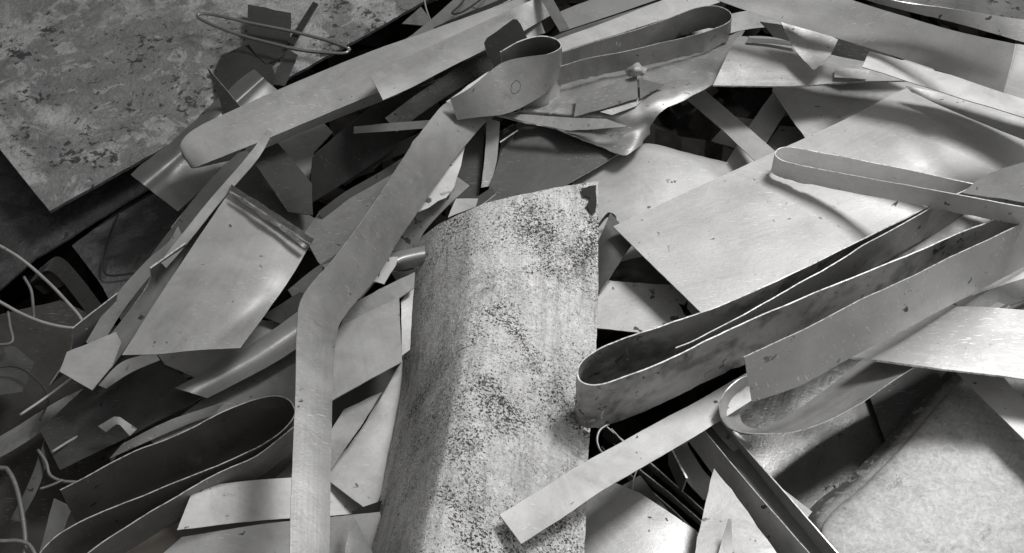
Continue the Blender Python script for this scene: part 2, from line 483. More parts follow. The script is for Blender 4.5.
# wires on the left
WR = 'loose wires at the left edge'
wire('wire', 'bright upper wire running down from the left edge', [(-60, 215), (0, 246), (25, 262), (50, 284), (68, 303), (80, 317), (86, 330)], -2, .0026, M(.6, metallic=.7, rough=.3), WR)
wire('wire', 'lower bright wire curving right from the left edge', [(-60, 270), (0, 302), (20, 313), (45, 323), (72, 328), (96, 326)], -3, .0026, M(.55, metallic=.7, rough=.3), WR)
wire('wire', 'short dull bent wire between the two bright left wires', [(24, 277), (31, 290), (33, 305), (34, 318)], -7, .0024, M(.25), WR)
wire('wire', 'short upright dull wire below the lower bright left wire', [(8, 312), (10, 326), (12, 342), (-6, 345)], -8, .0024, M(.25), WR)
wire('wire', 'thick dull wire hooking down near the lower left corner', [(-40, 470), (0, 468), (9, 472), (17, 490), (23, 520), (25, 545), (22, 575)], -6, .0036, M(.26, rough=.45), WR)
wire('wire', 'dull wire lying level at the bottom left corner', [(-50, 538), (0, 541), (18, 541), (30, 546), (38, 562)], -5, .003, M(.26, rough=.45), WR)
wire('wire', 'crooked dull wire above the small upright offcut', [(38, 450), (46, 462), (50, 475), (62, 481), (80, 483), (97, 492)], -9, .0024, M(.34), WR)
wire('wire', 'thin wire running left from the crooked dull wire', [(40, 489), (52, 485), (63, 480)], -8.6, .002, M(.3), WR)
poly('metal_offcut', 'small upright dull offcut near the lower left corner', 'offcut', [(54, 498, -6), (72, 507, -6), (46, 575, -12), (34, 575, -12)], -6, M(.26, rough=.45), edge_mat(.4), group=OFF)

poly('metal_offcut', 'dim curved-edge offcut poking out at the left border below the lower bright wire', 'offcut', [(-30, 352), (14, 346), (34, 362), (22, 392), (-30, 400)], -11, M(.12, rough=.4), edge_mat(.3), group=OFF)
patch('dark_strap', 'dull strap slanting up from the left border under the two thin rods', 'strap', [[(-40, 452, -11), (0, 436, -11), (60, 400, -12), (95, 384, -13)], [(-40, 472, -12), (6, 454, -12), (66, 416, -13), (100, 396, -14)]], 0, M(.16, metallic=.6, rough=.35), edge_mat(.5), group=STR)
patch('dark_strap', 'thin dark strap crossing between the hooked wire and the crooked wire', 'strap', [[(10, 520, -9), (30, 480, -9), (48, 430, -10)], [(20, 522, -10), (40, 483, -10), (56, 433, -11)]], 0, M(.09, metallic=.5, rough=.4), edge_mat(.4), group=STR)
poly('metal_offcut', 'small dark triangular offcut under the small bright bent offcut', 'offcut', [(96, 440, -10), (128, 436, -9), (112, 462, -10)], -9, M(.08), edge_mat(.4), group=OFF)
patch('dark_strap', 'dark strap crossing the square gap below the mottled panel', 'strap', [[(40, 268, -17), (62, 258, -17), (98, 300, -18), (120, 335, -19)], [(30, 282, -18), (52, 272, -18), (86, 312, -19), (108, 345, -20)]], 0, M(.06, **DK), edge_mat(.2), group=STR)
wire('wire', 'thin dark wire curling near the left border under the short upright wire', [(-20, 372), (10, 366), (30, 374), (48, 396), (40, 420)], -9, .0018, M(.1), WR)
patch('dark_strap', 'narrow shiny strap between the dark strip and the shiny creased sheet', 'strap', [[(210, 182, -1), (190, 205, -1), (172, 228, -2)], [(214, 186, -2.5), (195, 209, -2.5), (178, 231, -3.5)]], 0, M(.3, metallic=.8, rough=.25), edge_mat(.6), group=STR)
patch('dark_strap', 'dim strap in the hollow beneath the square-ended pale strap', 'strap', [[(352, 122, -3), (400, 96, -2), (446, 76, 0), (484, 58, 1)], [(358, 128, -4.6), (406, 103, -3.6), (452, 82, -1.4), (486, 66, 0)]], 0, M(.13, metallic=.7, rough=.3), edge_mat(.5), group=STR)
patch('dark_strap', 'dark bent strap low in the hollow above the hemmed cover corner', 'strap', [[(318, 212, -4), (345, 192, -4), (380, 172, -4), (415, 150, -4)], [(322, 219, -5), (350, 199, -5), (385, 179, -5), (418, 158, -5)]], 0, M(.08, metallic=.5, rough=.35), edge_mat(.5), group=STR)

# elongated wire loop on the panel
wire('wire_loop', 'long flattened shiny wire loop lying on the stained panel', [(350, 49), (325, 40), (290, 31), (250, 23), (215, 15), (200, 14), (199, 18), (215, 26), (240, 35), (270, 43), (300, 50), (330, 53), (345, 53)], -3, .0032, M(.35, metallic=.95, rough=.18), closed=True, cat='wire loop')
poly('metal_flap', 'dark cut flap hanging under the shiny wire loop', 'offcut', [(248, 5, -5), (291, 13, -5), (290, 48, -5.5), (278, 58, -6), (266, 64, -6), (256, 55, -6), (247, 42, -5.6)], -5, M(.07, rough=.5, smudge=.6), edge_mat(.2), group=OFF)
patch('metal_bar', 'short dark bar leaning against the panel right of the wire loop', 'bar', [[(313, 2), (288, 43)], [(318, 4), (294, 46)]], -4, M(.05, **DK), edge_mat(.1), th=.004)
poly('metal_offcut', 'dark narrow offcut pointing down below the cut flap', 'offcut', [(288, 50, -5), (298, 55, -5), (285, 86, -7), (270, 84, -7)], -5.4, M(.08, **DK), edge_mat(.3), group=OFF)
patch('curled_sheet', 'dark round-edged sheet behind the shiny folded sheet on the panel', 'sheet metal',
      [[(222, 55, -6.5), (250, 45, -6.5), (270, 60, -6.5)], [(217, 68, -6), (240, 62, -5.5), (275, 80, -6)], [(216, 100, -7), (240, 95, -7), (262, 105, -7)]], -6, M(.07, rough=.35), edge_mat(.3))
poly('metal_shard', 'dark pointed shard with a bright tip left of the long strap', 'shard', [(207, 67, 3), (212, 73, 3), (245, 112, 1), (228, 122, -1)], 2, M(.09, **DK), edge_mat(.7))
patch('folded_sheet', 'shiny creased sheet with bright highlights under the left end of the long strap', 'sheet metal',
      [[(254, 69, -3), (214, 103, -3), (175, 138, -3.5), (131, 175, -4)],
       [(262, 76, -.5), (222, 110, -.5), (184, 146, -1), (141, 183, -1.5)],
       [(268, 82, -1.5), (232, 120, -2), (194, 156, -2.5), (153, 192, -3)],
       [(286, 96, -4), (254, 138, -4), (217, 175, -4.5), (178, 211, -5)]], 0, M(.22, metallic=.85, rough=.3, smudge=.3), edge_mat(.6), dent=.004, freq=14)

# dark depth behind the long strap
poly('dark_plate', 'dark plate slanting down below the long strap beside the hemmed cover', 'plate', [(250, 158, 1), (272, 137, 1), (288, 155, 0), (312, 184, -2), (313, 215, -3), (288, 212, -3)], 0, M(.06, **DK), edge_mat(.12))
poly('metal_offcut', 'pale grey four-sided offcut under the middle of the long strap', 'offcut', [(268, 142), (275, 128), (312, 112), (333, 133), (314, 152), (309, 184)], -4, M(.34, metallic=.7, rough=.35), edge_mat(.6), group=OFF)
poly('backing_sheet', 'dim sheet behind the hem of the pale cover', 'sheet metal', [(205, 165), (250, 150), (300, 210), (345, 235), (330, 262), (240, 215)], -6, M(.16, **DK), edge_mat(.2))
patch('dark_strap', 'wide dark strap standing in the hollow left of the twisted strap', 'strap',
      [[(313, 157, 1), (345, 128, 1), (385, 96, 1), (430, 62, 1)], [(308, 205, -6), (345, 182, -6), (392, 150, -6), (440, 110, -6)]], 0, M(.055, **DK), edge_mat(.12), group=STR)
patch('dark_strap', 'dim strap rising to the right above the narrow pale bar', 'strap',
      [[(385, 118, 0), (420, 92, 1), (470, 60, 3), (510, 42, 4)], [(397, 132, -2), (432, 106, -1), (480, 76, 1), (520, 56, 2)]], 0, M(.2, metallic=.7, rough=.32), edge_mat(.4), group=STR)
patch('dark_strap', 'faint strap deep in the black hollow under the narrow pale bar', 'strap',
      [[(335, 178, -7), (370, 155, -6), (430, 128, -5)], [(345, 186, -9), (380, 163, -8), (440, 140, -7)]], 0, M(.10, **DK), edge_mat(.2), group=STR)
patch('metal_bar', 'narrow pale bar jutting left from the twisted strap', 'bar', [[(354, 127, 3), (390, 123, 4), (450, 119, 5)], [(354, 133, 2), (390, 131, 3), (450, 126, 4)]], 0, M(.42, rough=.35), edge_mat(.5), th=.004)
poly('grey_sheet', 'grey sheet behind the bend of the twisted strap', 'sheet metal', [(303, 235), (318, 214), (400, 168), (480, 108), (470, 170), (360, 300), (318, 262)], -5, M(.28, metallic=.6, rough=.4), edge_mat(.4), dent=.003)
patch('ribbed_strap', 'dim strap crossing below the corner of the pale hemmed cover', 'strap', [[(288, 290, -6), (315, 268, -5), (350, 246, -4)], [(298, 306, -8), (325, 286, -7), (360, 262, -6)]], 0, M(.16, metallic=.7, rough=.35), edge_mat(.5), group=STR)
poly('metal_offcut', 'bright sliver showing along the left edge of the twisted strap', 'offcut', [(402, 163, 4), (413, 142, 4), (420, 134, 4), (430, 140, 4), (415, 168, 4)], 4, M(.62), edge_mat(.7), group=OFF)

# long hairpin strap, upper left
patch('long_strap', 'long pale strap doubled back on itself at its rounded left end', 'strap',
      [[(530, -6, 10.6), (440, 27, 10), (370, 52, 9), (300, 81, 8), (240, 107, 7.5), (200, 126, 7), (184, 138, 6.6), (181, 150, 5.6), (192, 160, 4), (240, 142, 3.4), (300, 117, 3), (390, 82, 3)],
       [(545, 33, 8.8), (450, 66, 8), (380, 92, 7), (310, 121, 6), (250, 146, 5.5), (214, 160, 5), (199, 166, 4.4), (192, 168, 3.6), (205, 166, 2.2), (250, 154, 1.6), (310, 129, 1.2), (400, 94, 1)]],
      0, M(.4, metallic=.5, rough=.36, specks=.15), edge_mat(.5), cup=.25, group=STR)
patch('overlapping_strap', 'pale strap with a square cut end lying over the long doubled strap', 'strap',
      [[(370, 77, 11), (395, 63, 11), (440, 42, 11.5), (500, 15, 12), (545, -6, 12)], [(383, 100, 10), (410, 88, 10), (455, 65, 10.5), (515, 36, 11), (556, 12, 9)]],
      0, M(.33, metallic=.5, rough=.36, specks=.15), edge_mat(.5), cup=.2, group=STR)
poly('dark_tab', 'dark round-cornered tab lying over the square-ended pale strap', 'offcut', [(484, 43), (487, 38), (513, 20), (517, 20), (521, 25), (528, 40), (520, 60), (494, 66), (487, 55)], 14, M(.03, **DK), edge_mat(.3), group=OFF)
poly('grey_sheet', 'mid grey sheet above the long strap at the top edge', 'sheet metal', [(388, 54), (392, 48), (412, 36), (440, 12), (462, -8), (500, -50), (570, -50), (545, -5), (438, 40)], 2, M(.3, metallic=.6, rough=.35), edge_mat(.4))
poly('metal_offcut', 'small dim triangular offcut in the dark near the top edge', 'offcut', [(402, 24), (421, 7), (433, 22), (424, 26)], -2, M(.22), edge_mat(.3), group=OFF)
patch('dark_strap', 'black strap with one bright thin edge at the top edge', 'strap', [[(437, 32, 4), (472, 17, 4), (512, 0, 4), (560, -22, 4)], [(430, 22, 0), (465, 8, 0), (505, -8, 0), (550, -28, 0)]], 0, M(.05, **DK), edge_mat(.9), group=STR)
wire('wire', 'thin dark wire bent into a hook on the mid grey top sheet', [(470, -8), (460, 5), (452, 13), (462, 12), (480, 0), (492, -12)], 4.5, .0018, M(.05, **DK))
wire('wire', 'thin pale wire hanging at the top edge beside the black gap', [(423, -10), (426, 8), (431, 22)], 2, .0016, M(.3))
patch('dark_strap', 'narrow dark strap crossing the straps at the top centre', 'strap', [[(532, -18), (545, 6), (560, 32)], [(543, -18), (556, 5), (569, 28)]], 13.4, M(.16, **DK), edge_mat(.3), group=STR)
patch('dark_strap', 'dim strap leaving the frame at the top right of the narrow dark strap', 'strap', [[(553, 15, 6), (590, 0, 6), (660, -25, 6)], [(562, 32, 5), (610, 16, 5), (680, -8, 5)]], 6, M(.2, **DK), edge_mat(.3), group=STR)
patch('dark_strap', 'long dim strap along the top behind the hairpin strap', 'strap', [[(500, 62, 9), (560, 34, 9), (620, 14, 9), (700, -12, 9)], [(510, 74, 7), (565, 48, 7), (630, 28, 7), (720, 0, 7)]], 8, M(.2, metallic=.5, rough=.4), edge_mat(.4), group=STR)

# ================================================================== hemmed cover and thin blades
cover = patch('hemmed_cover', 'pale curved cover with a crimped hem along its upper edge', 'cover',
      [[(232, 187, 7), (257, 204, 7.5), (285, 222, 7.5), (312, 241, 7)],
       [(212, 218, 7.4), (240, 242, 8), (268, 262, 8), (292, 276, 7)],
       [(172, 278, 7), (205, 300, 7.8), (240, 312, 7.6), (268, 310, 6.2)],
       [(122, 355, 5), (160, 354, 6), (200, 350, 6), (240, 348, 4.5)]], 0, M(.47, metallic=.35, rough=.42, specks=.3, smudge=.5), edge_mat(.35), dent=.003, freq=8)
patch('rolled_hem', None, None, [[(231, 185, 8), (258, 202, 8.6), (286, 220, 8.6), (314, 239, 8)], [(230, 190, 8.4), (256, 207, 9), (284, 226, 9), (311, 244, 8.4)]], 0,
      M(.4, metallic=.8, rough=.28, smudge=.6), edge_mat(.85), parent=cover, dent=.0018, freq=38, rag=.0014, step=.003)
patch('hem_lip', None, None, [[(232, 193, 8.6), (258, 210, 9.2), (284, 228, 9.2), (308, 246, 8.6)], [(234, 197, 8.8), (256, 213, 9.5), (281, 231, 9.4), (304, 249, 8.8)]], 0,
      M(.3, metallic=.8, rough=.3, smudge=.6), edge_mat(.2), parent=cover, dent=.002, freq=50, rag=.0018, step=.003)
patch('light_strip', 'narrow light blade running down-left from the long strap past the cover', 'strip',
      [[(268, 130, 9), (246, 158, 9), (213, 196, 8), (182, 234, 7), (160, 262, 6)], [(273, 133, 8), (257, 160, 8), (222, 200, 7), (190, 240, 6), (166, 268, 5)]], 0, M(.34, metallic=.6, rough=.33), edge_mat(.7))
patch('dark_strip', 'dark flat blade just left of the narrow light blade', 'strip',
      [[(244, 148, 5), (222, 168, 4.5), (196, 196, 3), (176, 222, 2), (140, 270, 0)], [(254, 158, 4), (236, 182, 3.5), (210, 210, 2), (190, 236, 1), (160, 280, -1)]], 0, M(.10, **DK), edge_mat(.3))
patch('curved_strip', 'dim curved strip between the dark blade and the cracked panel', 'strip',
      [[(178, 226, 3.5), (168, 242, 2.5), (145, 262, 1), (112, 300, -1), (86, 342, -3)], [(184, 240, 2.5), (172, 256, 1.5), (152, 274, 0), (122, 312, -2), (98, 352, -4)]], 0, M(.28, **DK), edge_mat(.5))
patch('standing_plate', 'standing plate whose short top edge glints beside the cover', 'plate',
      [[(150, 268, 6.4), (185, 243, 6.4)], [(148, 284, 3), (180, 262, 3)], [(118, 325, 0), (150, 312, 0)], [(78, 372, -3), (112, 368, -3)]], 0, M(.24, **DK), edge_mat(.8), th=.0026, dent=.001)
patch('standing_plate', 'standing plate with a glinting top edge among the left wires', 'plate',
      [[(72, 328, 0), (117, 293, 0)], [(70, 352, -4), (112, 318, -4)], [(50, 385, -9), (90, 352, -9)]], 0, M(.16, **DK), edge_mat(.8), th=.0022, dent=.001)
poly('metal_offcut', 'bright white-grey offcut with a folded corner left below the cover', 'offcut', [(67, 352, -1), (116, 332, 0), (121, 342, 0), (112, 366, -1), (92, 390, -2), (60, 372, -2)], -1, M(.66, rough=.45), edge_mat(.8), group=OFF)
patch('metal_offcut', 'pale sliver curving away right of the bright folded offcut', 'offcut', [[(98, 385, -3), (122, 362, -2), (155, 352, -2)], [(106, 388, -4), (132, 372, -3), (160, 360, -3)]], 0, M(.55), edge_mat(.6), group=OFF)
patch('metal_offcut', 'small bright bent offcut shaped like a roof on the dark sheet', 'offcut', [[(98, 426, -4), (117, 415, -2.5), (137, 429, -4)], [(106, 432, -4.5), (118, 423, -3), (130, 436, -4.5)]], 0, M(.6), edge_mat(.7), lin=True, group=OFF)
wire('metal_rod', 'straight thin rod lying across the lower left sheets', [(20, 415), (45, 398), (72, 378)], -6, .0022, M(.6), cat='rod')
wire('metal_rod', 'second thin rod below the straight left rod, nearer the bottom', [(52, 452), (75, 438), (98, 428)], -8, .002, M(.5), cat='rod')
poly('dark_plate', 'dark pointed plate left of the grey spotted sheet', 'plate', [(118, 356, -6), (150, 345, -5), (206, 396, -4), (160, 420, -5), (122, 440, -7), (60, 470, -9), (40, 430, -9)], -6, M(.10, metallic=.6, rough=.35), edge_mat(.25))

# region right of the cover, left of the twisted strap
patch('channel_strap', 'pale rounded strap running up to the twisted strap below the cover', 'strap',
      [[(175, 388, -2), (240, 352, -2), (290, 318, -2), (312, 300, -2)], [(188, 392, 0), (250, 358, 0), (296, 328, 0), (320, 310, 0)], [(207, 398, -2), (262, 370, -2), (304, 344, -2), (325, 330, -2)]], 0, M(.48, metallic=.6, rough=.32, specks=.1), edge_mat(.6), group=STR)
poly('flat_offcut', 'pale flat offcut between the cover corner and the rounded strap', 'offcut', [(150, 345, -4), (232, 345, -4), (262, 320, -4), (290, 322, -4), (200, 380, -4), (165, 365, -4)], -4, M(.46, rough=.35), edge_mat(.5), group=OFF)
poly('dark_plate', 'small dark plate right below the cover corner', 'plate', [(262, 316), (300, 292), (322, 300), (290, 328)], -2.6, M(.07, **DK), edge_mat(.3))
poly('spotted_sheet', 'grey spotted sheet under the rounded strap left of the twisted strap', 'sheet metal', [(150, 440), (207, 396), (300, 345), (360, 320), (350, 470), (200, 500)], -5, M(.34, metallic=.5, rough=.4, specks=.9, smudge=.6), edge_mat(.5))
patch('metal_offcut', 'light sliver between the dark pointed plate and the looped straps', 'offcut', [[(122, 444, -3), (170, 420, -3), (225, 402, -3)], [(110, 458, -4), (160, 436, -4), (215, 412, -4)]], 0, M(.4), edge_mat(.5), group=OFF)

# two nested loops, bottom left
band('looped_strap', 'inner of the two nested looped straps at the lower left', 'strap',
     [(60, 490), (120, 458), (180, 433), (215, 416), (255, 400), (280, 396), (293, 404), (291, 420), (257, 447), (200, 472), (140, 497), (75, 524), (40, 552), (25, 590)], [13, 13, 13, 13, 13, 12, 10, 9, 9, 9, 9, 9, 9, 9], 8, mat=M(.16, metallic=.4, rough=.4, warm=.05, smudge=.6), edge=edge_mat(.75), group=LOOPG)
band('looped_strap', 'outer of the two nested looped straps at the lower left', 'strap',
     [(310, 415), (292, 428), (256, 455), (220, 472), (185, 491), (150, 512), (112, 536), (70, 566), (40, 590)], [5]*9, 8.5, mat=M(.24, metallic=.5, rough=.38, warm=.02), edge=edge_mat(.85), group=LOOPG)

# bottom left flat straps
patch('bottom_strap', 'bright level strap with a slanted cut end at the bottom left', 'strap', [[(194, 487, 7), (256, 480, 5), (330, 476, 1.4), (385, 471, 0)], [(177, 530, 7), (256, 521, 5), (330, 516, 1.4), (380, 511, 0)]], 5, M(.56, metallic=.45, rough=.36, specks=.4), edge_mat(.3), dent=.002, group=STR)
patch('bottom_strap', 'pale strap just under the slanted-end strap at the bottom left', 'strap', [[(182, 537, 5), (256, 525, 5), (300, 520, 5), (380, 512, 5)], [(120, 590, 2), (256, 580, 2), (310, 575, 2), (390, 565, 2)]], 5, M(.52, metallic=.45, rough=.36), edge_mat(.4), dent=.002, group=STR)
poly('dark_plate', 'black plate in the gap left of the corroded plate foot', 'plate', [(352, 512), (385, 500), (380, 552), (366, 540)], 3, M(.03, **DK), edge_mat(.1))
poly('metal_offcut', 'spotted grey offcut at the foot of the corroded plate', 'offcut', [(352, 514, 7), (370, 545, 7), (385, 590, 6), (340, 590, 6), (346, 545, 7)], 6, M(.36, specks=1.0), edge_mat(.5), group=OFF)

# twisted strap
patch('twisted_strap', 'long smooth twisted strap curving up from the bottom edge past the corroded plate', 'strap',
      [[(288, 610, 20.6), (291, 500, 20.4), (295, 400, 20.2), (297, 330, 20), (303, 296, 20), (336, 256, 19.6), (364, 218, 18), (397, 168, 16), (418, 136, 15), (440, 108, 14), (455, 98, 13), (500, 66, 11)],
       [(328, 610, 18.4), (330, 500, 18.4), (332, 400, 18), (336, 340, 17), (345, 315, 15), (376, 278, 13), (398, 240, 11.5), (425, 200, 10.5), (450, 164, 10), (480, 128, 10), (492, 118, 10), (535, 90, 9)]],
      0, M(.25, metallic=.6, rough=.36, specks=.4, smudge=.6), edge_mat(.8), cup=.15, th=.0021, dent=.0015, group=STR)
lp = patch('strap_loop', 'rounded looped end of strap with a small ring mark at the top centre', 'strap',
      [[(450, 99, 16), (470, 88, 16.8), (500, 64, 17.6), (525, 57, 18), (548, 54, 18.2), (561, 47, 18.2), (556, 39, 18.2), (540, 36, 18.2), (520, 41, 18.2), (500, 52, 18)],
       [(457, 120, 13), (478, 117, 13), (505, 114, 13), (528, 104, 13), (548, 90, 13), (562, 72, 13), (560, 62, 13), (544, 58, 13), (524, 62, 13), (504, 74, 13)]],
      0, M(.22, metallic=.6, rough=.33, specks=.3), edge_mat(.75), th=.002, dent=.001, group=LOOPG)
wire('ring_mark', None, [(512, 84, 17.0), (516, 80.5, 17.2), (520, 83, 17.2), (520, 89, 16.8), (515, 94, 16.4), (511, 91, 16.6)], 16, .0006, M(.1), parent=lp, closed=True)
patch('strap_loop', 'shiny strap piece hanging under the ring-marked loop', 'strap', [[(520, 104, 9.6), (545, 90, 12), (563, 70, 12)], [(515, 118, 8), (545, 116, 8), (556, 112, 8)]], 0, M(.4, metallic=.8, rough=.26), edge_mat(.7), dent=.004, freq=20, group=LOOPG)
poly('metal_offcut', 'bright sliver under the ring-marked loop beside the twisted strap', 'offcut', [(446, 102, 12.5), (490, 70, 12.5), (488, 80, 12.5), (470, 98, 12.5), (455, 106, 12.5)], 14, M(.7), edge_mat(.8), group=OFF)

# ragged pieces right of the twisted strap
poly('ragged_offcut', 'pale ragged offcut with chipped tips right of the twisted strap', 'offcut', [(482, 126, 9), (466, 143, 8.6), (461, 166, 8), (454, 188, 8), (446, 198, 8), (420, 212, 8), (410, 215, 8), (440, 150, 8.4)], 8, M(.6, specks=1.2), edge_mat(.7), rag=2.5, group=OFF)
patch('upright_plate', 'dark upright plate left of the two thin upright strips', 'plate', [[(462, 128, 7), (485, 122, 7)], [(460, 165, 5), (482, 165, 5)], [(450, 206, 3), (478, 203, 3)]], 0, M(.09, **DK), edge_mat(.2))
patch('upright_strip', 'lighter of the two thin upright strips above the corroded plate', 'strip', [[(487, 118, 9), (500, 122, 9)], [(485, 155, 7), (497, 158, 7)], [(481, 188, 5), (491, 186, 5)]], 0, M(.4, smudge=.5), edge_mat(.5), rag=.0008)
patch('upright_strip', 'darker of the two thin upright strips above the corroded plate', 'strip', [[(504, 128, 7), (514, 132, 7)], [(498, 160, 5), (508, 160, 5)], [(491, 188, 3.5), (500, 184, 3.5)]], 0, M(.22), edge_mat(.5))
poly('metal_offcut', 'small dark offcut with a bright edge on top of the corroded plate', 'offcut', [(476, 198, 8), (492, 188, 8), (496, 194, 9.4), (478, 207, 9.4)], 8, M(.14), edge_mat(.8), group=OFF)
poly('metal_offcut', 'bright square scrap at the upper left rim of the corroded plate', 'offcut', [(456, 199, 9), (478, 199, 9), (476, 207, 9), (448, 218, 8.4)], 9, M(.62), edge_mat(.7), group=OFF)
patch('metal_bar', 'short dark bar with a bright edge above the dark scratched sheet', 'bar', [[(500, 142, 8), (518, 130, 8)], [(498, 134, 5), (514, 124, 5)]], 7, M(.08), edge_mat(.9), th=.002)
patch('grimy_strap', 'grimy spotted strap beside the upper left rim of the corroded plate', 'strap', [[(384, 250, 2), (400, 226, 4), (425, 198, 6), (450, 172, 7)], [(416, 252, 2), (424, 232, 4), (446, 208, 6), (470, 186, 7)]], 0, M(.3, specks=1.4, smudge=.8), edge_mat(.3), group=STR)
br = patch('bent_bracket', 'small bright bent bracket left of the corroded plate', 'bracket',
      [[(384, 255, 6), (400, 251, 6), (425, 246, 5)], [(397, 261, 7.6), (405, 258, 7.2), (425, 254, 6)], [(392, 270, 4), (402, 270, 4), (425, 264, 3)]], 0, M(.45, metallic=.75, rough=.28, smudge=.3), edge_mat(.8), dent=.001)
poly('flange', None, None, [(386, 257, 8), (398, 257, 8), (396, 265, 8), (384, 284, 7.4), (370, 281, 7.4)], 8, M(.75, metallic=.5, rough=.3), edge_mat(.8), parent=br, dent=.0005, step=4)
patch('metal_offcut', 'light curved scrap tucked between bracket and corroded plate', 'offcut', [[(390, 270, 3), (402, 272, 3), (425, 266, 3)], [(396, 280, 1), (410, 280, 1), (425, 274, 1)]], 0, M(.45), edge_mat(.5), group=OFF)

# sheets between twisted strap and corroded plate
poly('square_sheet', 'grey sheet with a cut corner between the twisted strap and the corroded plate', 'sheet metal', [(322, 345, 8), (345, 324, 8), (399, 297, 8), (402, 362, 8), (322, 407, 8)], 8, M(.4, metallic=.4, rough=.42, smudge=.5), edge_mat(.5))
poly('metal_offcut', 'grey band above the sheet with the cut corner', 'offcut', [(338, 332, 6.6), (350, 305, 6.6), (415, 272, 6.6), (414, 288, 6.6), (380, 312, 6.6)], 6, M(.4), edge_mat(.5), group=OFF)
poly('metal_offcut', 'thin upright sliver against the left side of the corroded plate', 'offcut', [(401, 302, 5), (414, 284, 5), (410, 350, 4), (402, 356, 4)], 5, M(.5), edge_mat(.6), group=OFF)
poly('metal_offcut', 'small light triangular offcut below the sheet with the cut corner', 'offcut', [(325, 440, 4), (344, 410, 4), (382, 392, 4), (362, 425, 4), (345, 448, 4), (325, 478, 3)], 4, M(.46, metallic=.7, rough=.3), edge_mat(.6), group=OFF)
poly('pointed_sheet', 'pale sheet tapering to a downward point left of the corroded plate', 'sheet metal', [(408, 340, .4), (388, 384, .4), (366, 422, .6), (348, 448, 1), (320, 474, 2.4), (373, 515, 2.4), (390, 470, .6), (403, 420, .2)], 1, M(.56, metallic=.4, specks=.5, rough=.38), edge_mat(.6))
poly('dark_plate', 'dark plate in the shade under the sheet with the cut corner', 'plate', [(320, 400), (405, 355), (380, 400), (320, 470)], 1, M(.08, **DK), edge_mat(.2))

# corroded plate in the middle
plate = patch('corroded_plate', 'large corroded flecked plate bent lengthwise standing in the middle of the heap', 'plate',
      [[(418, 241, 2), (411, 300, 1), (407, 350, 1), (401, 400, 1), (388, 465, 1.4), (372, 545, 2), (362, 600, 2)],
       [(440, 225, 6.6), (434, 300, 7), (427, 360, 8.4), (419, 410, 9.6), (405, 475, 10.4), (388, 548, 11.6), (378, 600, 12)],
       [(470, 211, 10), (464, 300, 13), (453, 370, 16.2), (444, 422, 18.2), (431, 482, 19.8), (415, 550, 21.4), (405, 600, 22)],
       [(484, 205, 10.8), (480, 300, 14.0), (468, 370, 17.6), (458, 424, 19.8), (445, 484, 21.3), (430, 550, 22.8), (420, 600, 23.4)],
       [(506, 199, 11.3), (500, 300, 14.0), (490, 371, 17.2), (480, 428, 19.2), (469, 487, 20.6), (455, 551, 22), (446, 600, 22.6)],
       [(552, 189, 10.8), (550, 300, 12.2), (545, 370, 13.8), (540, 430, 14.8), (535, 490, 15.6), (530, 552, 16.6), (526, 600, 17)],
       [(598, 182, 9.6), (598, 250, 9.8), (597, 320, 10), (593, 390, 10.6), (588, 460, 11.4), (584, 540, 12), (582, 600, 12.4)]],
      0, corroded(.74, .8, 'centre', .26), edge_mat(.25), th=.003, dent=.0012, rag=.0012)
poly('burnt_patch', None, None, [(581, 188, 10.9), (589, 186, 10.6), (596, 185, 10.4), (596, 212, 10.3), (591, 213, 10.6), (586, 206, 10.8), (590, 198, 10.8), (583, 196, 10.9)], 11, M(.03, **DK), edge_mat(.05), th=.0006, dent=.0002, rag=1.6, parent=plate, step=3)

# dark scratched sheet behind the corroded plate
poly('dark_scratched_sheet', 'dark scratched sheet in shade behind the top of the corroded plate', 'sheet metal', [(480, 215), (502, 150), (520, 118), (560, 100), (650, 128), (622, 153), (566, 185), (540, 215)], 6.2, M(.13, metallic=.5, rough=.36, scratch=.9, specks=.5), edge_mat(.6), dent=.003)

# crumpled torn sheet
patch('crumpled_sheet', 'crumpled sheet with a torn curling front edge above the corroded plate', 'sheet metal',
      [[(555, 66, 9), (620, 60, 9), (680, 48, 9.5), (745, 30, 10)],
       [(556, 92, 9.5), (612, 86, 10), (668, 76, 10.4), (726, 60, 10.8)],
       [(548, 104, 10), (602, 106, 10.6), (650, 98, 11), (714, 84, 11.2)],
       [(530, 110, 10), (590, 118, 10), (630, 116, 10.4), (664, 110, 10.6)],
       [(505, 113, 9.6), (570, 124, 7.4), (618, 136, 8), (652, 124, 9)],
       [(488, 113, 9.5), (520, 122, 9.8), (545, 127, 8), (572, 136, 9.2), (600, 146, 7.6), (628, 154, 8.2), (650, 134, 7)]], 0, metal(.33, .38, .44, .6, .6, 1.2), edge_mat(.7), dent=.0045, freq=19, rag=.0028)
poly('metal_offcut', 'thin triangular grey offcut lying on the torn curling edge', 'offcut', [(488, 112, 11.6), (560, 117, 11.6), (606, 119, 11.6), (627, 127, 11), (570, 131, 10.4), (530, 123, 11)], 11, M(.3, scratch=.4), edge_mat(.6), group=OFF)
poly('small_plate', 'larger of two small dark plates lying on the crumpled sheet', 'plate', [(574, 117, 11.4), (577, 96, 11.6), (637, 76, 12), (638, 99, 12)], 12, M(.25, scratch=.5, rough=.32), edge_mat(.2), group='small dark plates on the crumpled sheet')
poly('small_plate', 'smaller of two small dark plates lying on the crumpled sheet', 'plate', [(639, 79, 12), (664, 85, 12), (640, 99, 12)], 12, M(.2, rough=.35), edge_mat(.2), group='small dark plates on the crumpled sheet')
poly('metal_offcut', 'light narrow offcut poking out under the two small dark plates', 'offcut', [(600, 112, 11.3), (634, 100, 11.6), (650, 92, 11.6), (636, 106, 11.4), (612, 115, 11.2)], 11, M(.42), edge_mat(.3), group=OFF)
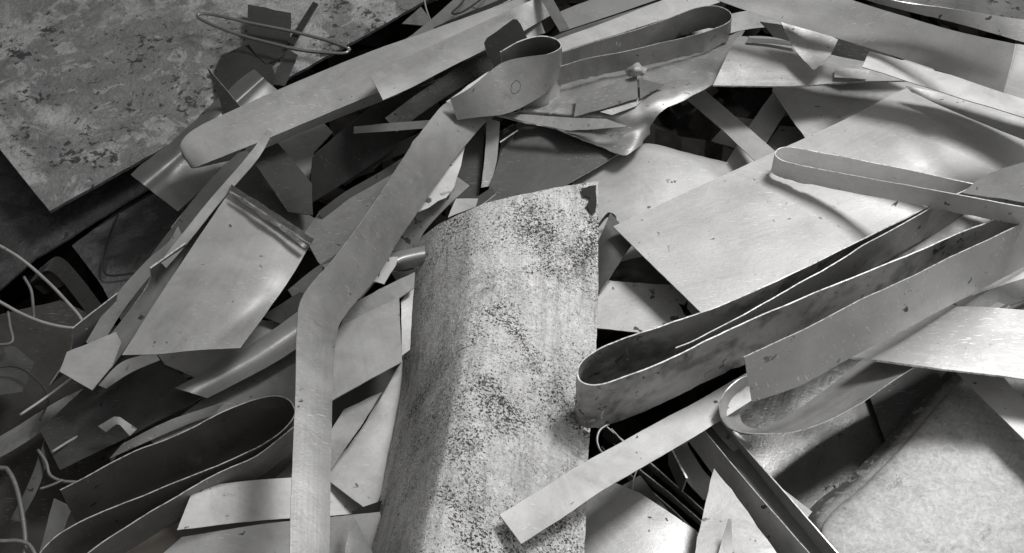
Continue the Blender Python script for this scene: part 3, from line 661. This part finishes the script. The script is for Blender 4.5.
patch('scrap_lump', 'small crumpled lump of scrap in front of the hairpin strap', 'scrap', [[(626, 70, 12), (634, 65, 13.4), (648, 68, 12)], [(626, 74, 12.4), (635, 70, 14), (646, 72, 12.6)], [(630, 77, 12), (636, 76, 12.6), (642, 75, 12)]], 0, M(.4), edge_mat(.5), dent=.006, freq=60, rag=.003, step=.003)

# hairpin strap, upper middle
band('hairpin_strap', 'smooth strap bent into a long hairpin above the crumpled sheet', 'strap',
     [(520, 66), (562, 52), (600, 40), (640, 28), (690, 10), (715, 6), (730, 12), (729, 22), (700, 34), (640, 48), (600, 56), (562, 66), (530, 76)], [5, 5, 5, 5, 5, 4.6, 4.4, 4.2, 4, 4, 4, 4, 4], 14.8, mat=M(.3, metallic=.65, rough=.32), edge=edge_mat(.5), group=LOOPG)
patch('pale_strap', 'pale flat strap along the far side of the hairpin strap', 'strap', [[(545, 42, 13), (563, 38, 13), (640, 9, 13), (700, -14, 13)], [(548, 56, 13), (564, 51, 13), (640, 27, 13), (720, 2, 13)]], 13, M(.48), edge_mat(.5), group=STR)

# ================================================================== upper right
patch('grey_strap', 'dim strap slanting behind the hairpin end at the top right', 'strap', [[(690, 30, 7), (740, 12, 7), (790, 10, 7)], [(700, 44, 6), (745, 30, 6), (800, 26, 6)]], 6, M(.26), edge_mat(.4), group=STR)
poly('scrap_sheet', 'dark scrap sheet in the top right corner behind the big bent strap', 'sheet metal', [(880, -60), (1180, -60), (1180, 60), (1000, 20), (900, 0)], 8, M(.16, smudge=.8, specks=1.2), edge_mat(.4), dent=.008, freq=20)
patch('folded_pan', 'folded grey pan with a long straight front edge above the black gap', 'pan',
      [[(738, 37, 13), (775, 38, 13), (832, 56, 13), (935, 76, 12.6)], [(728, 54, 14.4), (770, 56, 14), (845, 66, 13.2), (950, 80, 12.6)], [(713, 86, 14), (790, 86, 14), (860, 82, 13.4), (960, 80, 12)]], 0, M(.45, metallic=.5, rough=.33), edge_mat(.5), th=.003, dent=.003)
patch('metal_offcut', 'low pale offcut lying on the folded pan near the bright strip', 'offcut', [[(835, 68, 14.4), (870, 70, 14.2)], [(834, 78, 14.4), (866, 79, 14.2)]], 14, M(.5), edge_mat(.4), group=OFF)
patch('torn_tab', 'torn hanging tab curling below the big bent strap', 'offcut', [[(780, 20, 19), (810, 26, 18.4), (838, 40, 18)], [(794, 48, 17.4), (812, 48, 17.6), (831, 54, 17.8)], [(812, 69, 16.6), (815, 70, 16.8), (821, 66, 17.6)]], 0, M(.5), edge_mat(.5), rag=.0015, group=OFF)
poly('dark_plate', 'black sheet added as shade in the hollow between torn tab and bright strip', 'plate', [(760, 22), (860, 40), (920, 70), (850, 70), (780, 45)], 11, M(.04, **DK), edge_mat(.1))  # black sheet standing in for the shade of the empty hollow
patch('metal_bar', 'thin dark bar beside the torn hanging tab', 'bar', [[(748, 38), (770, 39), (795, 42)], [(746, 42), (770, 43), (797, 46)]], 14.6, M(.15), edge_mat(.6))
patch('wide_strap', 'wide bent strap crossing the upper right corner', 'strap',
      [[(810, -14, 25), (852, 0, 25), (900, 15, 25), (955, 31, 27), (1010, 43, 30.5), (1022, 45, 30.5), (1080, 56, 29)],
       [(770, -2, 23), (820, 14, 22.6), (880, 34, 22.2), (945, 52, 24.6), (1004, 70, 28.3), (1016, 73, 28.3), (1080, 88, 27)],
       [(700, -6, 21.4), (768, 18, 21), (830, 36, 20.4), (895, 56, 20), (940, 71, 22), (998, 91, 26.3), (1012, 95, 26.3), (1080, 116, 25)]], 0, M(.5, metallic=.5, rough=.34, specks=.2, smudge=.3), edge_mat(.95), dent=.0015, group=STR)
patch('rear_strap', 'pale strap just behind the wide strap at the top right corner', 'strap', [[(860, -12, 23), (895, 0, 23), (960, 10, 23), (1024, 20, 23), (1080, 28, 23)], [(850, -6, 21), (890, 6, 21), (960, 24, 21), (1024, 42, 21), (1080, 56, 21)]], 22, M(.45), edge_mat(.8), group=STR)
patch('bright_strip', 'bright strip with a square end just below the wide strap', 'strap', [[(869, 52, 18.6), (900, 60, 18.6), (960, 78, 18.6), (1024, 97, 18.6), (1090, 117, 18.6)], [(862, 67, 18.8), (900, 79, 18.8), (960, 98, 18.8), (1024, 118, 18.8), (1090, 138, 18.8)]], 19, M(.58, metallic=.25, rough=.45, specks=.2), edge_mat(.5), group=STR)
patch('grey_strap', 'grey strap under the square-ended bright strip', 'strap', [[(905, 86, 14.6), (960, 98, 14.6), (1040, 122, 14.6)], [(912, 92, 14.2), (960, 114, 14.2), (1040, 146, 14.2)]], 14, M(.36), edge_mat(.4), group=STR)

# gap with crossing strips
poly('shaded_sheet', 'pale sheet under the front edge of the folded pan', 'sheet metal', [(772, 92), (780, 60), (930, 60), (950, 110), (830, 150), (806, 140)], 7, M(.5), edge_mat(.3))
patch('crossing_strip', 'upper of the two crossed strips inside the black gap', 'strip', [[(690, 78, 4), (736, 117, 6), (782, 158, 8)], [(672, 88, 4), (720, 128, 6), (764, 170, 8)]], 5, M(.5), edge_mat(.5), group='crossed strips in the gap')
patch('crossing_strip', 'lower of the two crossed strips inside the black gap', 'strip', [[(784, 78, 3), (752, 122, 3), (700, 205, 3)], [(804, 84, 3), (772, 134, 3), (725, 210, 3)]], 3, M(.52), edge_mat(.5), group='crossed strips in the gap')
poly('metal_offcut', 'small pale triangle left of the crossed strips', 'offcut', [(711, 141), (722, 129), (750, 147), (748, 152)], 1, M(.5), edge_mat(.5), group=OFF)
poly('metal_offcut', 'small grey piece behind the crossing point of the crossed strips', 'offcut', [(733, 117), (755, 120), (750, 132), (738, 130)], 0, M(.3), edge_mat(.3), group=OFF)
poly('metal_offcut', 'grey plate piece right of the crossed strips', 'offcut', [(755, 165), (770, 140), (780, 126), (797, 128), (820, 150)], 1.4, M(.38), edge_mat(.4), group=OFF)
patch('creased_sheet', 'pale sheet with a creased bright upper rim right of the corroded plate', 'sheet metal',
      [[(560, 176, 3), (600, 154, 3.6), (640, 144, 4.4), (690, 154, 4.4), (728, 163, 4)], [(575, 190, 4), (608, 168, 4.6), (650, 152, 5.6), (692, 161, 5.4), (727, 170, 4.6)], [(580, 250, 4), (612, 240, 4), (650, 225, 4), (700, 215, 4), (740, 215, 4)]], 4, metal(.42, .22, .47, .6, .5, .3), edge_mat(.6), dent=.002, rag=.001)

# big sheet on the right
patch('large_sheet', 'largest smooth sheet covering the right side with a sharp left corner', 'sheet metal',
      [[(613, 227, 10.4), (701, 186, 10.4), (780, 150, 10.6), (850, 117, 11), (908, 88, 12), (960, 76, 11), (1080, 60, 8)],
       [(640, 253, 10.4), (735, 225, 10.4), (820, 190, 10.6), (890, 160, 11.4), (945, 132, 12), (1000, 135, 11), (1080, 150, 8)],
       [(672, 284, 10.2), (768, 262, 10.2), (850, 230, 10.4), (915, 205, 10.8), (965, 190, 10.8), (1020, 190, 10.2), (1090, 210, 8)],
       [(720, 331, 10), (800, 310, 10), (880, 285, 10), (950, 270, 10), (1000, 262, 10), (1050, 255, 9.6), (1100, 260, 8)]], 0, metal(.45, .26, .44, .5, .3, .3), edge_mat(.8), dent=.0028, freq=6)
band('narrow_hairpin', 'narrow bright strap folded into a hairpin on the large smooth sheet', 'strap',
     [(1080, 202, 16.6), (1024, 192, 16.6), (960, 181, 16.4), (880, 164, 15.6), (815, 151, 15), (788, 147, 14.8), (777, 150, 14.8), (777, 157, 14.8), (795, 164, 15), (860, 177, 17.4), (940, 191, 21.8), (1024, 207, 23.6), (1080, 217, 24.5)], [3.4] * 13, 15.2, mat=M(.82, metallic=.35, rough=.38, specks=.5), edge=edge_mat(.85), group=LOOPG)
poly('dark_disc', 'dark rounded sheet edge at the right border over the narrow hairpin', 'sheet metal', [(962, 193), (975, 182), (990, 173), (1008, 167), (1024, 163), (1090, 155), (1090, 214), (1024, 203)], 18.6, M(.16, **DK), edge_mat(.4))

# large U strap and its neighbours
band('looped_strap', 'large strap bent into a wide U right of the corroded plate', 'strap',
     [(1010, 168, 15.5), (935, 204, 18), (850, 245, 20.5), (768, 285), (700, 313), (640, 334), (605, 347), (584, 361), (578, 373), (584, 382), (604, 383), (650, 367), (700, 344), (768, 312), (850, 279), (935, 244, 21), (1010, 214, 19.5), (1080, 186, 18)],
     [19, 17, 15, 14, 12, 10.5, 9.6, 9.6, 9.6, 9.6, 9.6, 9.6, 9.6, 9.6, 9.6, 9.6, 9.6, 9.6], 21.6, mat=M(.44, metallic=.5, rough=.34, specks=1.0, smudge=.45, warm=.012, stain=.7), edge=edge_mat(.8), th=.0018, group=LOOPG)
band('inner_strap', 'strap standing inside the wide U with one bright slanting edge', 'strap', [(676, 348, 21.2), (700, 338, 21.4), (768, 302, 21.8), (850, 254, 21), (932, 207, 18.6)], 7, 21, mat=M(.3, metallic=.4, rough=.36, warm=.012), edge=edge_mat(.8), group=STR)
patch('standing_strap', 'grey strap standing on edge in front of the wide U', 'strap',
      [[(744, 357, 24), (800, 331, 24), (860, 300, 24), (935, 265, 22.6), (1024, 222, 20.4), (1100, 184, 19)], [(752, 402, 15), (802, 384, 15), (852, 357, 15), (912, 325, 14.8), (1024, 267, 12), (1100, 230, 11)]], 0, M(.55, metallic=.4, rough=.38, specks=.5, smudge=.35), edge_mat(.8), th=.0018, group=STR)
patch('curled_strap', 'strap curling back in a tight bend below the grey standing strap', 'strap',
      [[(752, 374, 12), (738, 380, 12.4), (724, 394, 12.4), (720, 410, 12), (728, 426, 11.5), (752, 433, 11), (800, 431, 11), (850, 409, 11.5), (900, 377, 12.4), (960, 338, 13), (1010, 306, 13)],
       [(757, 388, 9), (749, 392, 8.6), (742, 402, 8.2), (740, 413, 8), (744, 424, 7.6), (758, 428, 7), (788, 416, 6.4), (830, 386, 6.6), (868, 356, 8), (925, 318, 9.4), (975, 288, 10)]], 0, M(.44, metallic=.75, rough=.27, specks=.1), edge_mat(.6), cup=-.5, group=LOOPG)
patch('diagonal_strap', 'pale flat strap crossing the foot of the corroded plate diagonally', 'strap',
      [[(499, 515, 21), (545, 487, 18.4), (580, 465, 15.6), (640, 432, 12.6), (700, 400, 10), (760, 366, 9)], [(521, 544, 20.4), (565, 516, 17.4), (602, 491, 15.2), (662, 456, 12.6), (706, 430, 10), (772, 388, 9)]], 0, M(.52, metallic=.42, rough=.38, specks=.5), edge_mat(.35), dent=.0018, group=STR)

# right side sheets
poly('pale_sliver', 'bright sliver below the grey standing strap at the right border', 'offcut', [(955, 306, 11), (1024, 262, 11), (1090, 230, 11), (1090, 262, 11), (1024, 282, 11)], 11, M(.56), edge_mat(.5), group=OFF)
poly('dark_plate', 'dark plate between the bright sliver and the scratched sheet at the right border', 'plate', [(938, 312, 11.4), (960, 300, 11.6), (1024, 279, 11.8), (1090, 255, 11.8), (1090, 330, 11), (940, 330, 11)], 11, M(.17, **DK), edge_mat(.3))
patch('metal_bar', 'thin dark bar crossing the dark plate at the right border', 'bar', [[(995, 311, 13), (1010, 302, 13), (1040, 290, 13)], [(1000, 312, 13), (1012, 305, 13), (1042, 294, 13)]], 13, M(.06), edge_mat(.1))
patch('scratched_sheet', 'bright sheet with white scratches and a thick front edge at the right border', 'sheet metal',
      [[(944, 307, 12), (985, 308, 14), (1024, 311, 14.4), (1100, 316, 14.4)], [(898, 334, 11.6), (945, 338, 13.8), (1010, 344, 14.4), (1110, 350, 14.4)], [(850, 358, 11.4), (910, 365, 13.8), (1000, 377, 14.4), (1120, 392, 14.4)]], 0, metal(.45, .3, .42, .3, .25, 2.2), edge_mat(.9), th=.0035, dent=.0018)
patch('tilted_strip', 'pale strip slanting down below the scratched sheet at the right', 'strip', [[(985, 352, 8.8), (1010, 385, 8.8), (1040, 417, 8.8), (1100, 480, 8.8)], [(938, 352, 8.8), (968, 384, 8.8), (1024, 441, 8.8), (1080, 500, 8.8)]], 8.6, M(.5, metallic=.4, specks=.2), edge_mat(.5), group=STR)
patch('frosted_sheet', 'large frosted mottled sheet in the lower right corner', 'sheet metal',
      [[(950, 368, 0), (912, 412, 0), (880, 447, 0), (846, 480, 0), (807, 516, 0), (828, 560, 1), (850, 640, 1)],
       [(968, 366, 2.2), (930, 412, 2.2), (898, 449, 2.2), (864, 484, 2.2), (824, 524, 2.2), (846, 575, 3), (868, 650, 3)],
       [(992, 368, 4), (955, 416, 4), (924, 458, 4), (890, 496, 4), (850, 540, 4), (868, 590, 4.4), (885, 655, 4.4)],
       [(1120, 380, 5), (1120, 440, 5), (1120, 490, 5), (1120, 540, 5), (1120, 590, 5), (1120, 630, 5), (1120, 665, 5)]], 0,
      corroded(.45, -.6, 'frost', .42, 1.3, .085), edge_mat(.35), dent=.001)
poly('shaded_sheet', 'dark smooth sheet with a small dent in the shade left of the frosted sheet', 'sheet metal', [(727, 424), (729, 452), (770, 486), (815, 520), (850, 500), (905, 450), (875, 380), (880, 350), (760, 360)], -3, M(.17, metallic=.7, rough=.3, specks=.6, scratch=.4), edge_mat(.7), dent=.002)
poly('shaded_sheet', 'dark narrow sheet overlapping the dented one beside the frosted sheet', 'sheet metal', [(868, 392), (880, 350), (980, 340), (960, 380), (900, 450), (886, 443)], -1.8, M(.13, metallic=.4, rough=.4), edge_mat(.3))

# lower centre: channel, triangle, gap pieces
ch = D.objects.new('steel_channel', None); C.objects.link(ch); ch.location = P(760, 500, 6); ch.empty_display_size = .05
bpy.context.view_layer.update()
finish(ch, 'long narrow channel running down to the bottom edge right of the triangular sheet', 'channel')
cm = M(.62, metallic=.6, rough=.34)
patch('left_flange', None, None, [[(676, 424, 4), (733, 500, 6), (795, 575, 7), (828, 616, 7)], [(694, 418, 8), (748, 483, 10), (812, 556, 11), (850, 600, 11)]], 0, cm, edge_mat(.8), parent=ch, dent=.0006)
patch('web', None, None, [[(697, 420, 4.4), (752, 487, 6.4), (814, 560, 7.4), (852, 604, 7.4)], [(716, 418, 4.4), (774, 488, 6.4), (830, 553, 7.4), (874, 600, 7.4)]], 0, M(.2, metallic=.5, rough=.4), edge_mat(.4), parent=ch, dent=.001)
patch('right_flange', None, None, [[(718, 422, 4.4), (770, 488, 6.4), (822, 552, 7.4), (862, 598, 7.4)], [(716, 415, 7.4), (772, 478, 9.4), (829, 543, 10.4), (874, 592, 10.4)]], 0, cm, edge_mat(.9), parent=ch, dent=.0006)
patch('metal_offcut', 'narrow grey strip lying between the channel and the dented dark sheet', 'offcut', [[(728, 448, 5), (770, 480, 5), (812, 512, 5)], [(735, 470, 5), (770, 498, 5), (806, 520, 5)]], 4.4, M(.34), edge_mat(.3), group=OFF)
poly('triangular_sheet', 'grey triangular sheet with chipped edges pointing up at the bottom centre', 'sheet metal', [(714, 469), (742, 505), (778, 556), (810, 610), (690, 610), (696, 548), (704, 510), (710, 482)], 9, M(.42, metallic=.45, specks=.5), edge_mat(.6), rag=2.0)
patch('pale_shard', 'slim pale shard standing up on the triangular sheet', 'shard', [[(729, 519, 15), (730, 560, 10), (732, 610, 9.6)], [(731, 519, 15), (735, 560, 10), (738, 610, 9.6)]] if False else [[(728.5, 519, 12), (722, 540, 10.6), (712, 575, 9.8), (700, 610, 9.6)], [(731.5, 519, 12), (732, 540, 10.6), (733, 575, 9.8), (735, 610, 9.6)]], 0, M(.66), edge_mat(.6), dent=0)
poly('metal_offcut', 'narrow dark offcut between the triangular sheet and the channel', 'offcut', [(736, 497, 7), (742, 490, 7), (790, 545, 7), (800, 560, 7), (775, 548, 7)], 6, M(.2), edge_mat(.7), group=OFF)
poly('lower_sheet', 'pale sheet with a shaded upper end right of the corroded plate foot', 'sheet metal', [(560, 610), (575, 500), (612, 482), (640, 494), (670, 514), (697, 531), (705, 610)], 4, M(.46, specks=.5, metallic=.4), edge_mat(.6), bulge=.8)
patch('bent_bracket', 'small bent bracket with bright edges in the gap below the diagonal strap', 'bracket',
      [[(676, 443, 3), (690, 440, 3)], [(672, 446, 3.4), (688, 446, 3)], [(685, 478, 3), (706, 474, 1)], [(704, 500, 0), (722, 488, -1)]], 0, M(.26, metallic=.6), edge_mat(.8), dent=.001)
patch('side_plate', 'dark side plate of scrap leaning on the bracket below the diagonal strap', 'plate', [[(669, 444, 4.4), (687, 478, 4.4)], [(669, 464, 0), (682, 492, 0)]], 0, M(.2), edge_mat(.95), th=.0024, dent=.0005)
ES = 'thin strips on edge in the lower gap'
for lab, a, c, hh, wv in (
    ('topmost of the thin edge-on strips in the lower gap', (632, 448), (706, 512), -1, 3.2),
    ('middle of the thin edge-on strips in the lower gap', (634, 464), (704, 524), -2.4, 3),
    ('lowest of the thin edge-on strips in the lower gap', (622, 466), (698, 534), -4, 3.4)):
    m0 = ((a[0] + c[0]) / 2, (a[1] + c[1]) / 2 - 2, hh)
    band('edge_strip', lab, 'strip', [(a[0] - 20, a[1] - 20, hh - 1), (a[0], a[1], hh), m0, (c[0], c[1], hh)], wv, hh, lean=(1.2, 0), mat=M(.34, metallic=.6, rough=.33, warm=.03), edge=edge_mat(.9), group=ES)
band('edge_strip', 'dark strip leading up left under the wide U in the lower gap', 'strip', [(604, 424, -2), (630, 446, -2), (652, 470, -3)], 3, -2, mat=M(.12), edge=edge_mat(.5), group=ES)
wire('wire_arc', 'thin arc of wire in the black gap beside the corroded plate', [(609, 424), (600, 430), (597, 440), (600, 450), (606, 456)], 0, .0018, M(.4))
wire('wire_arc', 'thin short wire behind the edge-on strips in the lower gap', [(640, 462), (634, 478), (632, 490)], 1, .0013, M(.4))
poly('metal_offcut', 'dark triangular offcut at the foot of the edge-on strips', 'offcut', [(622, 486), (640, 476), (668, 512), (650, 508)], -1, M(.14), edge_mat(.3), group=OFF)
patch('metal_strap_end', 'grey strap end below the curled strap at the white sheet corner', 'strap', [[(700, 412, 6), (722, 440, 6), (740, 458, 5)], [(714, 402, 6), (732, 428, 6), (752, 446, 5)]], 5, M(.36), edge_mat(.5), group=STR)

# right of the corroded plate, under the big sheet
band('curved_strap', 'dark curved strap beside the right side of the corroded plate', 'strap', [(590, 236, 7), (598, 224, 7.2), (606, 214, 7.4), (612, 213, 7.4), (617, 221, 7.4), (608, 240, 7)], 1, 7, mat=M(.1, **DK), edge=edge_mat(.6))
patch('curved_strap', 'dark wide strap end beside the right side of the corroded plate', 'strap', [[(610, 213, 8), (620, 224, 8), (636, 240, 8)], [(604, 228, 8.4), (612, 242, 8.4), (624, 256, 8)], [(588, 262, 6), (596, 282, 6), (600, 292, 6)]], 0, M(.12, metallic=.5, rough=.35), edge_mat(.6))
poly('metal_offcut', 'small white piece between the dark wide strap end and the large sheet', 'offcut', [(618, 262), (632, 240), (650, 255), (672, 280), (640, 262)], 4, M(.5), edge_mat(.5), group=OFF)
patch('folded_scrap', 'dark folded scrap in the hole left of the large sheet corner', 'scrap', [[(606, 276, 5), (620, 263, 5), (642, 257, 5), (680, 250, 5)], [(620, 280, 3), (634, 272, 6), (655, 270, 5), (690, 270, 5)], [(606, 282, 4), (640, 286, 3.6), (670, 288, 3.6), (700, 295, 4)]], 0, M(.09, **DK), edge_mat(.4), dent=.001)
poly('holed_sheet', 'pale spotted sheet with a dark ragged hole left of the large sheet', 'sheet metal', [(580, 272, 5), (612, 281, 5), (674, 286, 5), (720, 300, 5), (715, 335, 5), (660, 335, 5), (634, 332, 5), (580, 327, 5)], 5, M(.56, specks=.9), edge_mat(.5), step=7,
     holes=[[(677, 303), (684, 305), (688, 300), (687, 308), (694, 317), (685, 316), (681, 308)]])

# ================================================================== camera and light
cd = D.cameras.new('camera'); cam = D.objects.new('camera', cd); C.objects.link(cam)
cam.location = CAM; cam.rotation_euler = (math.pi / 2 - DECL, 0, 0)
cd.sensor_width = 36; cd.lens = 18 / math.tan(HFOV / 2); cd.clip_end = 100; cd.clip_start = .01
sc.camera = cam

def area(name, loc, tgt, size, power, col=(1, 1, 1), sy=None):
    l = D.lights.new(name, 'AREA'); l.energy = power; l.shape = 'RECTANGLE'; l.size = size; l.size_y = sy or size; l.color = col; l.spread = math.radians(82)
    o = D.objects.new(name, l); C.objects.link(o); o.location = loc
    d = (Vector(tgt) - Vector(loc)).normalized(); o.rotation_euler = d.to_track_quat('-Z', 'Y').to_euler(); return o
area('key_lamp', (1.35, .95, 2.7), (0.36, -0.05, 0), .75, 15.5)
w = D.worlds.new('World'); sc.world = w; w.use_nodes = True
wt = w.node_tree; bg = wt.nodes['Background']
wc = wt.nodes.new('ShaderNodeTexCoord'); wd = wt.nodes.new('ShaderNodeVectorMath'); wd.operation = 'DOT_PRODUCT'
wd.inputs[1].default_value = Vector((.62, -.25, .72)).normalized()
wt.links.new(wc.outputs['Generated'], wd.inputs[0])
wr = wt.nodes.new('ShaderNodeValToRGB'); wr.color_ramp.interpolation = 'B_SPLINE'
wr.color_ramp.elements[0].position = 0; wr.color_ramp.elements[0].color = (.06, .058, .056, 1)
wr.color_ramp.elements[1].position = 1; wr.color_ramp.elements[1].color = (1.15, 1.15, 1.14, 1)
e = wr.color_ramp.elements.new(.5); e.color = (.27, .268, .263, 1)
wt.links.new(wd.outputs['Value'], wr.inputs[0]); wt.links.new(wr.outputs[0], bg.inputs[0])
bg.inputs[1].default_value = .6
sc.view_settings.view_transform = 'Standard'; sc.view_settings.look = 'None'
sc.view_settings.exposure = 0; sc.view_settings.gamma = 1
